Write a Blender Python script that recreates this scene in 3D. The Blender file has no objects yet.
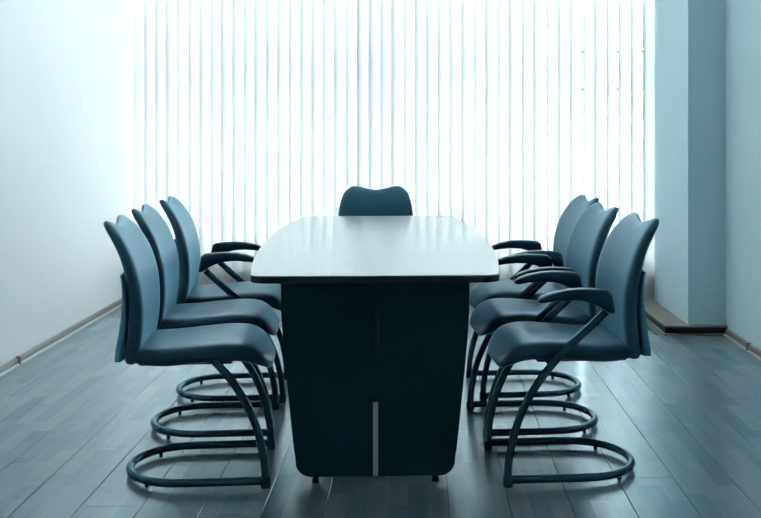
import bpy, bmesh, math, random
from mathutils import Vector, Matrix

S = bpy.context.scene
COL = S.collection
R = math.radians
random.seed(7)

# ------------------------------------------------------------------ camera
cam_d = bpy.data.cameras.new('camera')
cam = bpy.data.objects.new('camera', cam_d)
COL.objects.link(cam)
cam.location = (0, 0, 1.24)
cam.rotation_euler = (R(90), 0, 0)
cam_d.sensor_width = 36
cam_d.lens = 36 * 1080 / 761
cam_d.shift_x = -(421 - 380.5) / 761
cam_d.shift_y = -(259 - 131) / 761
cam_d.clip_start = 0.05
S.camera = cam

# ------------------------------------------------------------------ sky and exposure
world = bpy.data.worlds.new('overcast_sky')
S.world = world
world.use_nodes = True
bg = world.node_tree.nodes['Background']
bg.inputs['Color'].default_value = (0.82, 0.93, 1.0, 1)
bg.inputs['Strength'].default_value = 5.0
S.view_settings.view_transform = 'Standard'
S.view_settings.look = 'None'
S.view_settings.gamma = 1
S.view_settings.use_curve_mapping = False
S.view_settings.exposure = 1.8
S.cycles.use_denoising = True
S.cycles.use_adaptive_sampling = False
S.cycles.max_bounces = 10
S.cycles.diffuse_bounces = 6
S.cycles.sample_clamp_indirect = 8


# ------------------------------------------------------------------ materials
def new_mat(name):
    m = bpy.data.materials.new(name)
    m.use_nodes = True
    nt = m.node_tree
    return m, nt, nt.nodes['Principled BSDF']


def link(nt, a, ao, b, bi):
    nt.links.new(a.outputs[ao], b.inputs[bi])


def plain(name, col, rough=.5, metal=0., spec=.5, noise=.0, scale=40, bump=0., coat=0., sheen=0., tint=None):
    m, nt, p = new_mat(name)
    p.inputs['Base Color'].default_value = (*col, 1)
    p.inputs['Roughness'].default_value = rough
    p.inputs['Metallic'].default_value = metal
    p.inputs['Specular IOR Level'].default_value = spec
    p.inputs['Coat Weight'].default_value = coat
    p.inputs['Coat Roughness'].default_value = .15
    p.inputs['Sheen Weight'].default_value = sheen
    p.inputs['Sheen Roughness'].default_value = .35
    p.inputs['Sheen Tint'].default_value = (.35, .78, 1, 1)
    if tint:
        p.inputs['Specular Tint'].default_value = (*tint, 1)
    tc = nt.nodes.new('ShaderNodeTexCoord')
    n = nt.nodes.new('ShaderNodeTexNoise')
    n.inputs['Scale'].default_value = scale
    n.inputs['Detail'].default_value = 4
    link(nt, tc, 'Object', n, 'Vector')
    if noise:
        mx = nt.nodes.new('ShaderNodeMix')
        mx.data_type = 'RGBA'
        mx.inputs['A'].default_value = (*[c * (1 - noise) for c in col], 1)
        mx.inputs['B'].default_value = (*[min(1, c * (1 + noise)) for c in col], 1)
        link(nt, n, 'Fac', mx, 'Factor')
        link(nt, mx, 'Result', p, 'Base Color')
    if bump:
        b = nt.nodes.new('ShaderNodeBump')
        b.inputs['Strength'].default_value = bump
        b.inputs['Distance'].default_value = .002
        link(nt, n, 'Fac', b, 'Height')
        link(nt, b, 'Normal', p, 'Normal')
    return m


M = {}
M['wall'] = plain('painted_plaster_wall', (.85, .80, .785), .75, spec=.3, noise=.02, scale=60, bump=.05)
M['wall_right'] = plain('painted_blue_grey_wall', (.64, .77, .80), .7, spec=.3, noise=.02, scale=60, bump=.05)
M['pier'] = plain('painted_pier', (.60, .745, .79), .7, spec=.3, noise=.02, scale=60, bump=.05)
M['ceiling'] = plain('ceiling_paint', (.86, .88, .89), .8, spec=.2, noise=.01)
M['back'] = plain('back_wall_paint', (.84, .87, .88), .8, spec=.2, noise=.01)
M['frame'] = plain('window_frame_paint', (.55, .62, .65), .45, noise=.02)
M['seat'] = plain('navy_upholstery', (.006, .034, .060), .40, spec=.75, noise=.12, scale=180, bump=.06, sheen=1.0, tint=(.50, .86, 1.0))
M['back_uph'] = plain('slate_upholstery', (.019, .078, .112), .44, spec=.8, noise=.1, scale=180, bump=.06, sheen=1.0, tint=(.50, .86, 1.0))
M['shell'] = plain('back_shell_plastic', (.11, .38, .50), .4, spec=.5, noise=.05)
M['pan'] = plain('black_plastic', (.012, .022, .027), .5, noise=.1)
M['tube'] = plain('dark_satin_steel', (.035, .105, .13), .25, metal=.6, spec=.6, noise=.0, tint=(.6, .9, 1.0))
M['arm'] = plain('arm_pad_polyurethane', (.008, .052, .080), .40, spec=.5, noise=.1, bump=.05, tint=(.55, .88, 1.0))
M['rubber'] = plain('rubber_foot', (.01, .014, .016), .8, noise=.1)
M['base'] = plain('black_table_base_laminate', (.001, .050, .060), .6, spec=.15, noise=.15, scale=25)
M['edge'] = plain('black_edge_band', (.002, .025, .030), .45, noise=.1)
M['alu'] = plain('brushed_aluminium', (.62, .66, .67), .5, metal=.15, noise=.06, scale=120)
M['dark'] = plain('dark_recess', (.006, .022, .022), .6, noise=.1)
M['concrete'] = plain('outside_concrete', (.35, .38, .4), .85, noise=.1, scale=10)


def m_tabletop():
    m, nt, p = new_mat('grey_laminate_tabletop')
    tc = nt.nodes.new('ShaderNodeTexCoord')
    mp = nt.nodes.new('ShaderNodeMapping')
    mp.inputs['Scale'].default_value = (60, 3, 1)
    n = nt.nodes.new('ShaderNodeTexNoise')
    n.inputs['Scale'].default_value = 1.5
    n.inputs['Detail'].default_value = 5
    r = nt.nodes.new('ShaderNodeValToRGB')
    r.color_ramp.elements[0].color = (.37, .38, .385, 1)
    r.color_ramp.elements[1].color = (.44, .45, .455, 1)
    link(nt, tc, 'Object', mp, 'Vector')
    link(nt, mp, 'Vector', n, 'Vector')
    link(nt, n, 'Fac', r, 'Fac')
    link(nt, r, 'Color', p, 'Base Color')
    p.inputs['Roughness'].default_value = .22
    p.inputs['Specular IOR Level'].default_value = .6
    return m


M['top'] = m_tabletop()


def wood_nodes(nt, c0, c1):
    """wood grain along world Y -> ramp colour output"""
    g = nt.nodes.new('ShaderNodeNewGeometry')
    mp = nt.nodes.new('ShaderNodeMapping')
    mp.inputs['Scale'].default_value = (26, 1.6, 26)
    n = nt.nodes.new('ShaderNodeTexNoise')
    n.inputs['Scale'].default_value = 1.0
    n.inputs['Detail'].default_value = 6
    n.inputs['Roughness'].default_value = .62
    n.inputs['Distortion'].default_value = .6
    r = nt.nodes.new('ShaderNodeValToRGB')
    r.color_ramp.elements[0].position = .3
    r.color_ramp.elements[1].position = .72
    r.color_ramp.elements[0].color = (*c0, 1)
    r.color_ramp.elements[1].color = (*c1, 1)
    link(nt, g, 'Position', mp, 'Vector')
    link(nt, mp, 'Vector', n, 'Vector')
    link(nt, n, 'Fac', r, 'Fac')
    return g, n, r


BOARD_W = .2028
SEAM0 = -1.328


def m_floor():
    m, nt, p = new_mat('three_strip_laminate')
    g, n, grain = wood_nodes(nt, (.88, .88, .88), (1.08, 1.08, 1.08))
    # three staves per board, printed as in the laminate: brick rows run along world Y
    sep = nt.nodes.new('ShaderNodeSeparateXYZ')
    link(nt, g, 'Position', sep, 'Vector')
    sx = nt.nodes.new('ShaderNodeMath')
    sx.operation = 'SUBTRACT'
    sx.inputs[1].default_value = SEAM0 - 30 * BOARD_W
    link(nt, sep, 'X', sx, 0)
    comb = nt.nodes.new('ShaderNodeCombineXYZ')
    link(nt, sep, 'Y', comb, 'X')
    link(nt, sx, 0, comb, 'Y')
    br = nt.nodes.new('ShaderNodeTexBrick')
    br.inputs['Scale'].default_value = 1
    br.inputs['Brick Width'].default_value = .42
    br.inputs['Row Height'].default_value = BOARD_W / 3
    br.inputs['Mortar Size'].default_value = .0
    br.offset = .37
    br.offset_frequency = 2
    br.squash = .8
    br.squash_frequency = 3
    br.inputs['Color1'].default_value = (.150, .222, .250, 1)
    br.inputs['Color2'].default_value = (.275, .298, .302, 1)
    link(nt, comb, 'Vector', br, 'Vector')
    mul = nt.nodes.new('ShaderNodeMix')
    mul.data_type = 'RGBA'
    mul.blend_type = 'MULTIPLY'
    mul.inputs['Factor'].default_value = 1
    link(nt, br, 'Color', mul, 'A')
    link(nt, grain, 'Color', mul, 'B')
    link(nt, mul, 'Result', p, 'Base Color')
    p.inputs['Roughness'].default_value = .21
    p.inputs['IOR'].default_value = 2.3
    p.inputs['Specular IOR Level'].default_value = .5
    p.inputs['Specular Tint'].default_value = (.56, .90, 1, 1)
    return m


M['floor'] = m_floor()


def m_trim(name, c0, c1, rough=.4):
    m, nt, p = new_mat(name)
    g, n, r = wood_nodes(nt, c0, c1)
    link(nt, r, 'Color', p, 'Base Color')
    p.inputs['Roughness'].default_value = rough
    return m


M['trim'] = m_trim('walnut_foil_skirting', (.16, .125, .105), (.27, .215, .18))
M['trim_light'] = m_trim('light_skirting_bead', (.40, .40, .39), (.52, .52, .50))


def m_vane():
    m = bpy.data.materials.new('translucent_blind_fabric')
    m.use_nodes = True
    nt = m.node_tree
    nt.nodes.clear()
    out = nt.nodes.new('ShaderNodeOutputMaterial')
    d = nt.nodes.new('ShaderNodeBsdfDiffuse')
    t = nt.nodes.new('ShaderNodeBsdfTranslucent')
    mx = nt.nodes.new('ShaderNodeMixShader')
    mx.inputs[0].default_value = .5
    tc = nt.nodes.new('ShaderNodeTexCoord')
    n = nt.nodes.new('ShaderNodeTexNoise')
    n.inputs['Scale'].default_value = 300
    r = nt.nodes.new('ShaderNodeValToRGB')
    r.color_ramp.elements[0].color = (.525, .515, .50, 1)
    r.color_ramp.elements[1].color = (.585, .575, .56, 1)
    link(nt, tc, 'Object', n, 'Vector')
    link(nt, n, 'Fac', r, 'Fac')
    link(nt, r, 'Color', d, 'Color')
    link(nt, r, 'Color', t, 'Color')
    link(nt, d, 0, mx, 1)
    link(nt, t, 0, mx, 2)
    link(nt, mx, 0, out, 'Surface')
    return m


M['vane'] = m_vane()


def m_glass():
    m = bpy.data.materials.new('window_glass')
    m.use_nodes = True
    nt = m.node_tree
    nt.nodes.clear()
    out = nt.nodes.new('ShaderNodeOutputMaterial')
    t = nt.nodes.new('ShaderNodeBsdfTransparent')
    t.inputs['Color'].default_value = (.93, .97, .97, 1)
    gl = nt.nodes.new('ShaderNodeBsdfGlossy')
    gl.inputs['Roughness'].default_value = .02
    lw = nt.nodes.new('ShaderNodeFresnel')
    lw.inputs['IOR'].default_value = 1.45
    mx = nt.nodes.new('ShaderNodeMixShader')
    link(nt, lw, 0, mx, 0)
    link(nt, t, 0, mx, 1)
    link(nt, gl, 0, mx, 2)
    link(nt, mx, 0, out, 'Surface')
    return m


M['glass'] = m_glass()


# ------------------------------------------------------------------ mesh helpers
def obj(name, bm, mat, parent=None, smooth=False, loc=None):
    me = bpy.data.meshes.new(name)
    bmesh.ops.recalc_face_normals(bm, faces=bm.faces)
    bm.to_mesh(me)
    bm.free()
    if smooth:
        for f in me.polygons:
            f.use_smooth = True
    if mat:
        me.materials.append(mat)
    o = bpy.data.objects.new(name, me)
    COL.objects.link(o)
    if parent:
        o.parent = parent
    if loc:
        o.location = loc
    return o


def empty(name, loc=(0, 0, 0), rz=0):
    o = bpy.data.objects.new(name, None)
    o.empty_display_size = .1
    COL.objects.link(o)
    o.location = loc
    o.rotation_euler = (0, 0, rz)
    return o


def tag(o, label, cat, group=None):
    o['label'] = label
    o['category'] = cat
    if group:
        o['group'] = group
    return o


def struct(o, label=None):
    o['kind'] = 'structure'
    if label:
        o['label'] = label
    return o


def box(x0, x1, y0, y1, z0, z1, bevel=0., seg=1, bm=None):
    own = bmesh.new()
    v = [own.verts.new((x, y, z)) for x in (x0, x1) for y in (y0, y1) for z in (z0, z1)]
    for q in ((0, 1, 3, 2), (4, 6, 7, 5), (0, 4, 5, 1), (2, 3, 7, 6), (0, 2, 6, 4), (1, 5, 7, 3)):
        own.faces.new([v[i] for i in q])
    if bevel:
        bmesh.ops.bevel(own, geom=own.edges[:], offset=bevel, segments=seg, profile=.5, affect='EDGES')
    if bm is None:
        return own
    me = bpy.data.meshes.new('tmp')
    own.to_mesh(me)
    own.free()
    bm.from_mesh(me)
    bpy.data.meshes.remove(me)
    return bm


def prism(outline, z0, z1, bevel=0., seg=2):
    """vertical prism over an XY outline"""
    bm = bmesh.new()
    a = [bm.verts.new((x, y, z0)) for x, y in outline]
    b = [bm.verts.new((x, y, z1)) for x, y in outline]
    n = len(outline)
    f0 = bm.faces.new(a[::-1])
    f1 = bm.faces.new(b)
    for i in range(n):
        bm.faces.new((a[i], a[(i + 1) % n], b[(i + 1) % n], b[i]))
    if bevel:
        bmesh.ops.recalc_face_normals(bm, faces=bm.faces)
        eds = list(set(f0.edges) | set(f1.edges))
        bmesh.ops.bevel(bm, geom=eds, offset=bevel, segments=seg, profile=.5, affect='EDGES')
    return bm


def catmull(pts, n=8, closed=False):
    P = [Vector(p) for p in pts]
    out = []
    m = len(P)
    for i in range(m - 1):
        p0 = P[i - 1] if i > 0 else P[0] * 2 - P[1]
        p1, p2 = P[i], P[i + 1]
        p3 = P[i + 2] if i + 2 < m else P[-1] * 2 - P[-2]
        for k in range(n):
            t = k / n
            out.append(.5 * ((2 * p1) + (p2 - p0) * t + (2 * p0 - 5 * p1 + 4 * p2 - p3) * t * t
                             + (3 * p1 - p0 - 3 * p2 + p3) * t ** 3))
    out.append(P[-1])
    return out


def tube(path, r, seg=12, bm=None):
    """round tube swept along a polyline with end caps"""
    bm = bm or bmesh.new()
    P = [Vector(p) for p in path]
    tan = []
    for i in range(len(P)):
        a = P[max(0, i - 1)]
        b = P[min(len(P) - 1, i + 1)]
        tan.append((b - a).normalized())
    up = Vector((0, 0, 1))
    if abs(tan[0].dot(up)) > .9:
        up = Vector((0, 1, 0))
    nrm = (up - tan[0] * up.dot(tan[0])).normalized()
    rings = []
    for i, p in enumerate(P):
        nrm = (nrm - tan[i] * nrm.dot(tan[i])).normalized()
        bi = tan[i].cross(nrm)
        rings.append([bm.verts.new(p + (nrm * math.cos(2 * math.pi * k / seg) + bi * math.sin(2 * math.pi * k / seg)) * r)
                      for k in range(seg)])
    for i in range(len(rings) - 1):
        for k in range(seg):
            bm.faces.new((rings[i][k], rings[i][(k + 1) % seg], rings[i + 1][(k + 1) % seg], rings[i + 1][k]))
    bm.faces.new(rings[0][::-1])
    bm.faces.new(rings[-1])
    return bm


def lerp_tab(tab, t):
    """smooth interpolation in a table of (key, value...) rows"""
    if t <= tab[0][0]:
        return tab[0][1]
    for i in range(len(tab) - 1):
        if t <= tab[i + 1][0]:
            a, b = tab[i], tab[i + 1]
            k = (t - a[0]) / (b[0] - a[0])
            s0 = (b[1] - a[1])
            m0 = (tab[i + 1][1] - tab[i - 1][1]) / (tab[i + 1][0] - tab[i - 1][0]) * (b[0] - a[0]) if i > 0 else s0
            m1 = (tab[i + 2][1] - a[1]) / (tab[i + 2][0] - a[0]) * (b[0] - a[0]) if i + 2 < len(tab) else s0
            h00 = 2 * k ** 3 - 3 * k ** 2 + 1
            h10 = k ** 3 - 2 * k ** 2 + k
            h01 = -2 * k ** 3 + 3 * k ** 2
            h11 = k ** 3 - k ** 2
            return h00 * a[1] + h10 * m0 + h01 * b[1] + h11 * m1
    return tab[-1][1]


def pillow(fn, nu, nv):
    """two-sided cushion: fn(u, v, side) -> point; sides share their rim"""
    us = [math.sin(math.pi / 2 * (-1 + 2 * i / nu)) for i in range(nu + 1)]
    vs = [math.sin(math.pi / 2 * (-1 + 2 * i / nv)) for i in range(nv + 1)]
    bm = bmesh.new()
    grid = {}
    for s in (1, -1):
        for i, u in enumerate(us):
            for j, v in enumerate(vs):
                rim = i in (0, nu) or j in (0, nv)
                if rim and s == -1:
                    grid[s, i, j] = grid[1, i, j]
                else:
                    grid[s, i, j] = bm.verts.new(fn(u, v, s))
    for s in (1, -1):
        for i in range(nu):
            for j in range(nv):
                q = [grid[s, i, j], grid[s, i + 1, j], grid[s, i + 1, j + 1], grid[s, i, j + 1]]
                bm.faces.new(q if s == 1 else q[::-1])
    return bm


# ------------------------------------------------------------------ the room
XL, XR = -2.149, 1.86          # side walls
YB = -2.6                      # wall behind the camera
COL_X, COL_Y = 1.63, 6.59      # pier in the corner
ZC = 3.45
# the window front runs slightly askew: blinds from BL to BR
BL, BR = Vector((-2.11, 8.0)), Vector((1.625, 7.50))
bdir = (BR - BL).normalized()
bnor = Vector((-bdir.y, bdir.x))           # points outdoors (+Y)


def win(u, off):
    """point on the window front: u metres along from BL, off metres outdoors"""
    p = BL + bdir * u + bnor * off
    return p.x, p.y


floor = struct(obj('floor', box(XL - .1, XR + .1, YB - .1, 8.6, -.14, -.012), M['dark']),
               'grey wood-look laminate floor of long three-strip boards')
ceiling = struct(obj('ceiling', box(XL - .1, XR + .1, YB - .1, 8.6, ZC, ZC + .1), M['ceiling']), 'plain pale ceiling')
struct(obj('wall_left', box(XL - .12, XL, YB - .1, 8.6, -.012, ZC), M['wall']), 'bare white wall beside the blinds')
struct(obj('wall_right', box(XR, XR + .12, YB - .1, 8.0, -.012, ZC), M['wall_right']), 'plain pale blue-grey side wall')
struct(obj('wall_back', box(XL, XR, YB - .1, YB, -.012, ZC), M['back']), 'plain wall opposite the window')
struct(obj('wall_pier', prism([(COL_X, COL_Y), (XR, COL_Y), (XR, 8.0), (COL_X, 8.0)], -.012, ZC, .004), M['pier']),
       'square wall pier between the blinds and the side wall')

# floor boards, each a piece of its own
BOARD_L = 1.28
gap = .0014
board_meshes = {}
row = 0
x = SEAM0 - 5 * BOARD_W
while x < XR:
    x0, x1 = max(x, XL), min(x + BOARD_W, XR)
    if x1 - x0 > .01:
        y = YB - ((row * .53) % 1) * BOARD_L
        while y < 8.35:
            y0, y1 = max(y, YB), min(y + BOARD_L, 8.35)
            if y1 - y0 > .02:
                key = (round(x1 - x0, 3), round(y1 - y0, 3))
                if key not in board_meshes:
                    b = box(gap / 2, x1 - x0 - gap / 2, gap / 2, y1 - y0 - gap / 2, -.0118, 0, .0012)
                    o = obj('floor_board', b, M['floor'], floor, loc=(x0, y0, 0))
                    board_meshes[key] = o.data
                else:
                    o = bpy.data.objects.new('floor_board', board_meshes[key])
                    COL.objects.link(o)
                    o.parent = floor
                    o.location = (x0, y0, 0)
            y += BOARD_L
    x += BOARD_W
    row += 1


# skirting boards: profile swept along Y (or along X)
def skirting(name, x, side, y0, y1, label):
    """side +1: wall lies at smaller x"""
    root = struct(empty(name, (x, y0, 0)), label)
    L = y1 - y0

    def part(nm, prof, mat):
        bm = bmesh.new()
        a = [bm.verts.new((px * side, 0, pz)) for px, pz in prof]
        b = [bm.verts.new((px * side, L, pz)) for px, pz in prof]
        n = len(prof)
        bm.faces.new(a)
        bm.faces.new(b[::-1])
        for i in range(n):
            bm.faces.new((a[i], b[i], b[(i + 1) % n], a[(i + 1) % n]))
        return obj(nm, bm, mat, root)
    part('skirting_board', [(0.0005, .0), (.016, .0), (.018, .012), (.018, .030), (.014, .038), (.007, .041), (.0005, .041)], M['trim'])
    part('bead', [(.0163, .0), (.028, .0), (.028, .006), (.025, .010), (.0185, .0118)], M['trim_light'])
    part('top_lip', [(.0005, .0412), (.008, .0412), (.008, .044), (.0005, .045)], M['trim_light'])
    return root


def clip(root, yrel, side):
    c = obj('joint_clip', box(0.001 if side > 0 else -.031, .031 if side > 0 else -.001, yrel - .008, yrel + .008, 0, .048, .003, 2),
            M['trim'], root)
    return c


t1 = skirting('baseboard_left', XL, 1, YB, 8.1, 'low wood-foil skirting board along the white wall')
clip(t1, 5.72 - YB, 1)
t2 = skirting('baseboard_right', XR, -1, YB, COL_Y - .052, 'low wood-foil skirting board along the side wall')
clip(t2, 6.08 - YB, -1)

# duct-like plinth round the pier
pl = struct(empty('trim_1', (COL_X, COL_Y, 0)), 'wide low wooden plinth wrapped round the wall pier')
EX, EF, HP = .155, .045, .060


def ring(ex, ef, z0, z1, bev):
    return prism([(-ex, -ef), (XR - COL_X - .001, -ef), (XR - COL_X - .001, -.0005), (-.0005, -.0005), (-.0005, 1.28), (-ex, 1.28)],
                 z0, z1, bev, 1)


obj('plinth_top', ring(EX, EF, .047, HP, .003), M['trim'], pl)
obj('plinth_recess', ring(EX - .008, EF - .008, .012, .047, 0), M['dark'], pl)
obj('plinth_foot', ring(EX + .004, EF + .004, .0, .012, .003), M['trim'], pl)

# ------------------------------------------------------------------ window front
LEN = (BR - BL).length
SILL = .25


def slab(name, u0, u1, o0, o1, z0, z1, mat, parent=None, bev=0.):
    pts = [win(u0, o0), win(u1, o0), win(u1, o1), win(u0, o1)]
    return obj(name, prism(pts, z0, z1, bev, 1), mat, parent)


struct(slab('wall_window', -.15, LEN + .2, .16, .34, -.012, SILL, M['wall']), 'low parapet wall under the window')
struct(slab('wall_lintel', -.15, LEN + .2, .16, .34, 3.40, ZC, M['wall']), 'wall strip above the window')
w = struct(empty('window_1', (0, 0, 0)), 'wide office window behind the blinds, with an unseen clear strip added above them')
slab('bottom_rail', -.03, LEN + .1, .2, .27, SILL, SILL + .06, M['frame'], w, .004)
slab('top_rail', -.03, LEN + .1, .2, .27, 3.34, 3.40, M['frame'], w, .004)
mull = [-.03, 1.76, LEN + .06]
for u in mull:
    slab('mullion', u - .025, u + .025, .2, .27, SILL + .06, 3.34, M['frame'], w, .004)
for z in (1.54, 1.81, 2.65):
    for a, b in zip(mull[:-1], mull[1:]):
        slab('transom', a + .025, b - .025, .205, .26, z - .012, z + .012, M['pan'] if z < 2 else M['frame'], w, .003)
for a, b in zip(mull[:-1], mull[1:]):
    for z0, z1 in ((SILL + .06, 1.528), (1.552, 1.798), (1.822, 2.63), (2.67, 3.34)):  # top band above the blinds is unseen glazing added to brighten the room
        slab('pane', a + .025, b - .025, .232, .238, z0, z1, M['glass'], w)
for u in (1.2, 3.48):
    slab('glazing_bar', u - .008, u + .008, .205, .26, 1.552, 1.798, M['pan'], w, .002)
struct(slab('trim_2', -.03, LEN + .03, .10, .2, SILL, SILL + .02, M['frame'], None, .004), 'narrow window sill board')

# vertical blind: head rail and one object for each vane
blind = tag(empty('vertical_blind', (BL.x, BL.y, 0), math.atan2(bdir.y, bdir.x)),
            'white vertical fabric blind covering the window up to the added clear strip', 'blind')
obj('head_rail', box(-.02, LEN, -.025, .025, 2.62, 2.66, .006), M['frame'], blind)
NV = 45
PITCH = LEN / NV
VW = .124
Z0, Z1 = .07, 2.60


def vane_mesh():
    bm = bmesh.new()
    n = 8
    cols = []
    for i in range(n + 1):
        s = -VW / 2 + VW * i / n
        bow = .006 * (1 - (2 * s / VW) ** 2)
        cols.append((bm.verts.new((s, bow, Z0)), bm.verts.new((s, bow, Z1))))
    for i in range(n):
        bm.faces.new((cols[i][0], cols[i + 1][0], cols[i + 1][1], cols[i][1]))
    return bm


v0 = None
for k in range(NV):
    if v0 is None:
        v0 = obj('vane', vane_mesh(), M['vane'], blind, smooth=True)
        o = v0
    else:
        o = bpy.data.objects.new('vane', v0.data)
        COL.objects.link(o)
        o.parent = blind
    ang = (48 if k > 33 else 40) + random.uniform(-2, 2)
    o.location = ((k + .5) * PITCH + random.uniform(-.004, .004), 0, 0)
    o.rotation_euler = (0, random.uniform(-.0012, .0012), R(ang))

# ------------------------------------------------------------------ conference table
TH, TT = .75, .026
TL = 2.58
tab = tag(empty('conference_table', (-.155, 3.66, 0), R(2.1)),
          'long boat-shaped conference table with pale glossy top and black base', 'table')


def top_outline(inset=0.):
    def hw(t):
        s = (t - TL / 2) / (TL / 2)
        return .421 + .074 * (1 - abs(s) ** 2.2) - inset
    pts = []
    n = 28
    rc = .06
    # right side going away
    for i in range(n + 1):
        t = rc + (TL - 2 * rc) * i / n
        pts.append((hw(t), t))
    w_ = hw(TL - rc)
    for i in range(1, 7):
        a = R(90 * i / 6)
        pts.append((w_ - rc + rc * math.cos(a), TL - rc + (rc - inset) * math.sin(a)))
    for i in range(0, 6):
        a = R(90 * i / 6)
        pts.append((-(w_ - rc + rc * math.sin(a)), TL - rc + (rc - inset) * math.cos(a)))
    for i in range(n + 1):
        t = TL - rc - (TL - 2 * rc) * i / n
        pts.append((-hw(t), t))
    for i in range(1, 7):
        a = R(90 * i / 6)
        pts.append((-(w_ - rc + rc * math.cos(a)), rc - (rc - inset) * math.sin(a)))
    for i in range(0, 6):
        a = R(90 * i / 6)
        pts.append((w_ - rc + rc * math.sin(a), rc - (rc - inset) * math.cos(a)))
    # drop duplicates
    out = []
    for p in pts:
        if not out or (Vector(p) - Vector(out[-1])).length > 1e-5:
            out.append(p)
    if (Vector(out[0]) - Vector(out[-1])).length < 1e-5:
        out.pop()
    return out


obj('tabletop', prism(top_outline(.0015), TH - .004, TH, .0015, 2), M['top'], tab)
obj('edge_band', prism(top_outline(0), TH - TT, TH - .0041, .003, 2), M['edge'], tab)


def base_panel_outline(sgn):
    """half of the tapering end panel, in x/z"""
    prof = [(.72, .333), (.60, .331), (.50, .325), (.40, .316), (.30, .306), (.20, .296), (.12, .287), (.09, .282)]
    pts = [(.0095, .72)] + [(w_, z) for z, w_ in prof]
    cx, cz, r = .282 - .055, .078, .055
    for i in range(1, 7):
        a = R(90 * i / 6)
        pts.append((cx + r * math.cos(a), cz - r * math.sin(a)))
    pts.append((.0095, .023))
    return [(sgn * x_, z_) for x_, z_ in pts]


def panel(sgn, y, th):
    bm = bmesh.new()
    o = base_panel_outline(sgn)
    a = [bm.verts.new((x_, y, z_)) for x_, z_ in o]
    b = [bm.verts.new((x_, y + th, z_)) for x_, z_ in o]
    n = len(o)
    f0 = bm.faces.new(a)
    f1 = bm.faces.new(b)
    for i in range(n):
        bm.faces.new((a[i], b[i], b[(i + 1) % n], a[(i + 1) % n]))
    bmesh.ops.recalc_face_normals(bm, faces=bm.faces)
    bmesh.ops.bevel(bm, geom=list(set(f0.edges) | set(f1.edges)), offset=.003, segments=2, profile=.5, affect='EDGES')
    return bm


for y in (.145, TL - .145 - .036):
    for s in (-1, 1):
        p = obj('base_panel', panel(s, y, .036), M['base'], tab)
        ft = bmesh.new()
        bmesh.ops.create_cone(ft, cap_ends=True, segments=16, radius1=.013, radius2=.009, depth=.026,
                              matrix=Matrix.Translation((s * .212, y + .018, .013)))
        obj('foot', ft, M['rubber'], p)
    st = obj('joint_strip', box(-.0092, .0092, y + .006, y + .030, .024, .282, .001), M['alu'], tab)
    st['label'] = 'slim aluminium strip in the joint'
    obj('cable_cover', box(-.0092, .0092, y + .008, y + .028, .283, .718, .001), M['base'], tab)
obj('cross_beam', box(-.03, .03, .24, TL - .24, .60, .70, .004), M['base'], tab)

# ------------------------------------------------------------------ cantilever chairs
SEAT_TAB = [(-.22, .485), (-.10, .483), (.02, .492), (.12, .498), (.19, .490), (.235, .466), (.26, .440)]
BACK_X = [(.42, -.200), (.48, -.188), (.55, -.178), (.63, -.176), (.71, -.184), (.80, -.210), (.86, -.242), (.93, -.292)]
BACK_W = [(.42, .205), (.50, .218), (.62, .230), (.74, .232), (.82, .220), (.88, .201), (.925, .184)]
BACK_T = [(.42, .052), (.60, .052), (.75, .050), (.86, .048), (.925, .046)]


def seat_fn(u, v, s):
    # v along x (rear..front), u across
    a = 7.0
    xm = -.225 + (v + 1) / 2 * .497
    hw = .228 * (1 - .16 * max(0, -v) ** 3) * (1 - .05 * max(0, v) ** 4)
    k = (1 - .5 * (abs(v) ** 9))
    y = u * hw * (1 - .10 * max(0, v) ** 8 - .06 * max(0, -v) ** 8)
    x = xm - (.035 * abs(u) ** 4 if v > 0 else 0) * max(0, v) ** 2
    rim = max(0., (1 - abs(u) ** 14)) ** .5 * max(0., (1 - abs(v) ** 9)) ** .5
    zc = lerp_tab(SEAT_TAB, x) - .028
    crown = .009 * (1 - u * u) * (1 - v * v)
    z = zc + (.030 * rim + crown if s == 1 else -.036 * rim)
    return (x, y, z)


def back_fn(u, v, s):
    t = (v + 1) / 2
    au = abs(u)
    # scalloped top edge: two lobes with a dip between, rounded shoulders
    ztop = .925
    if au < .76:
        ztop -= .024 * (.5 + .5 * math.cos(math.pi * au / .76))
    else:
        ztop -= .045 * ((au - .76) / .24) ** 2
    zbot = .415 + .02 * au ** 4
    z = zbot + (ztop - zbot) * t
    w_ = lerp_tab(BACK_W, z)
    y = u * w_
    xf = lerp_tab(BACK_X, z)
    th = lerp_tab(BACK_T, z)
    rim = max(0., (1 - au ** 16)) ** .5 * max(0., (1 - abs(v) ** 22)) ** .5
    wing = .007 * (au ** 2.4)
    mid = xf - th / 2
    x = mid + wing + (th / 2 * rim if s == 1 else -th / 2 * rim)
    # soft vertical hollow in the middle of the front
    if s == 1:
        x -= .008 * (1 - au ** 2) * t
    return (x, y, z)


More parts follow.
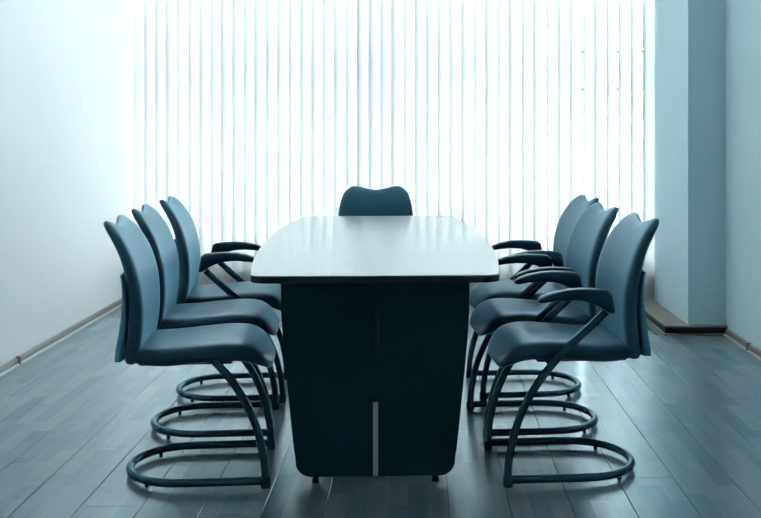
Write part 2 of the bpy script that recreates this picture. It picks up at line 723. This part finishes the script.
def shell_mesh():
    """curved plastic cover hung behind the lower backrest"""
    bm = bmesh.new()
    nu, nv = 10, 10
    g = {}
    for s in (0, 1):
        for i in range(nu + 1):
            for j in range(nv + 1):
                u = -1 + 2 * i / nu
                t = j / nv
                z = .442 + .30 * t + .016 * (1 - u * u) * (1 - t) * -1
                hw = .205 + .016 * t
                xx = lerp_tab(BACK_X, max(z, .47)) - .058 - .008 * (1 - t) ** 1.1 + .007 * abs(u) ** 2.4
                xx -= .020 * s * min(1, .25 + 1.1 * (1 - t))
                g[s, i, j] = bm.verts.new((xx, u * hw, z))
    for s in (0, 1):
        for i in range(nu):
            for j in range(nv):
                bm.faces.new((g[s, i, j], g[s, i + 1, j], g[s, i + 1, j + 1], g[s, i, j + 1]))
    for i in range(nu):
        for j in (0, nv):
            bm.faces.new((g[0, i, j], g[0, i + 1, j], g[1, i + 1, j], g[1, i, j]))
    for j in range(nv):
        for i in (0, nu):
            bm.faces.new((g[0, i, j], g[0, i, j + 1], g[1, i, j + 1], g[1, i, j]))
    return bm


TR = .0145
TZ = .0245
LY = .228


def loop_path(ly):
    pts = [(.247, -ly, TZ), (.10, -ly, TZ), (-.02, -ly, TZ)]
    n = 18
    a, b = .227, ly
    for i in range(1, n):
        t = -math.pi / 2 + math.pi * i / n
        c, s_ = math.cos(t), math.sin(t)
        pts.append((-.02 - a * abs(c) ** .85, b * s_ / max(1e-6, 1) * 1.0, TZ))
    pts += [(-.02, ly, TZ), (.10, ly, TZ), (.247, ly, TZ)]
    return pts


LEG = [(.2480, .030), (.2445, .085), (.236, .135), (.217, .210), (.182, .293), (.137, .365)]
LEG_LOW = [(.095, .414), (.060, .452)]
LEG_HIGH = [(.090, .424), (.035, .482), (-.035, .546), (-.100, .606)]


def leg_mesh(s, arms):
    if arms:
        pts = [(x_, s * LY, z_) for x_, z_ in LEG + LEG_HIGH]
    else:
        n = len(LEG + LEG_LOW)
        pts = [(x_, s * (LY - .022 * max(0, (z_ - .3) / .15)), z_) for x_, z_ in LEG + LEG_LOW]
    return tube(catmull(pts, 6), TR, 12)


def arm_mesh(s):
    """bowed arm pad, thick at the rear where the tube enters"""
    top = [(.150, .656), (.135, .666), (.100, .679), (.05, .688), (0, .691), (-.05, .689), (-.090, .685), (-.106, .674), (-.112, .646)]
    bot = [(.150, .642), (.135, .641), (.100, .646), (.05, .650), (0, .647), (-.04, .637), (-.072, .621), (-.100, .602), (-.118, .600)]
    n = len(top)
    bm = bmesh.new()
    rings = []
    for i, (a, b) in enumerate(zip(top, bot)):
        hw = .026 if 0 < i < n - 1 else .018
        c = Vector(((a[0] + b[0]) / 2, 0, (a[1] + b[1]) / 2))
        d = Vector((a[0] - b[0], 0, a[1] - b[1])) / 2
        rg = []
        for k in range(16):
            t = 2 * math.pi * k / 16
            cc, ss = math.cos(t), math.sin(t)
            cy = math.copysign(abs(cc) ** .55, cc) * hw
            sz = math.copysign(abs(ss) ** .55, ss)
            p_ = c + d * sz
            rg.append(bm.verts.new((p_.x - .010, s * (LY + .006) + cy, p_.z)))
        rings.append(rg)
    for i in range(n - 1):
        for k in range(16):
            bm.faces.new((rings[i][k], rings[i][(k + 1) % 16], rings[i + 1][(k + 1) % 16], rings[i + 1][k]))
    bm.faces.new(rings[0])
    bm.faces.new(rings[-1][::-1])
    return bm


def peg(x_, y_, h):
    bm = bmesh.new()
    bmesh.ops.create_cone(bm, cap_ends=True, segments=12, radius1=.007, radius2=.008, depth=h,
                          matrix=Matrix.Translation((x_, y_, h / 2)))
    return bm


def make_chair(arms):
    root = empty('cantilever_armchair' if arms else 'cantilever_chair')
    seat = obj('seat', pillow(seat_fn, 22, 26), M['seat'], root, True)
    bk = obj('backrest', pillow(back_fn, 28, 34), M['back_uph'], root, True)
    obj('back_shell', shell_mesh(), M['shell'], root, True)
    pan = obj('seat_pan', box(-.20, .13, -.15, .15, .415, .436, .008, 2), M['pan'], root)
    obj('back_bracket', box(-.262, -.15, -.05, .05, .408, .428, .006, 2), M['pan'], root)
    lp = obj('base_loop', tube(loop_path(LY), TR, 12), M['tube'], root, True)
    for s in (-1, 1):
        lg = obj('leg', leg_mesh(s, arms), M['tube'], root, True)
        obj('foot_cap', box(.2315, .264, s * LY - .0155, s * LY + .0155, 0, .041, .007, 2), M['tube'], lg)
        obj('glide', peg(-.165, s * .174, TZ - .006), M['rubber'], lp)
        if arms:
            obj('armrest', arm_mesh(s), M['arm'], root, True)
    if not arms:
        obj('cross_tube', tube([(.062, -.206, .448), (.062, .206, .448)], TR, 10), M['tube'], root, True)
    else:
        obj('cross_tube', tube([(.090, -LY, .424), (.090, LY, .424)], TR * .9, 10), M['tube'], root, True)
    return root


def copy_tree(o, parent=None):
    c = o.copy()
    COL.objects.link(c)
    c.parent = parent
    for ch in list(o.children):
        copy_tree(ch, c)
    return c


G = 'cantilever chairs around the conference table'
plain_chair = make_chair(False)
arm_chair = make_chair(True)
SP = .596
spots = [
    (plain_chair, -.809, 3.955, 5.5, 1, 'armless navy chair in the row along the white wall, farthest from the blinds', True),
    (plain_chair, -.874, 3.965 + SP, 5.2, 1, 'armless navy chair between an armless chair and an armchair, white wall side', False),
    (arm_chair, -.898, 3.945 + 2 * SP, 4.8, 1, 'navy armchair by the white wall, the only one there with armrests', True),
    (arm_chair, .529, 4.01, 185, 1, 'navy armchair in the row on the pier side, farthest from the blinds', False),
    (arm_chair, .490, 4.005 + SP, 186, 1, 'navy armchair in the middle of the three armchairs on the pier side', False),
    (arm_chair, .510, 4.02 + 2 * SP, 185.5, 1, 'navy armchair in the row on the pier side, closest to the blinds', False),
    (plain_chair, -.272, 6.42, -88.5, .972, 'grey-blue chair at the head of the table with its back to the blinds', False),
]
for proto, x_, y_, a_, sz, lab, first in spots:
    o = proto if first else copy_tree(proto)
    o.location = (x_, y_, 0)
    o.rotation_euler = (0, 0, R(a_))
    o.scale = (1, 1, sz)
    tag(o, lab, 'chair', G)
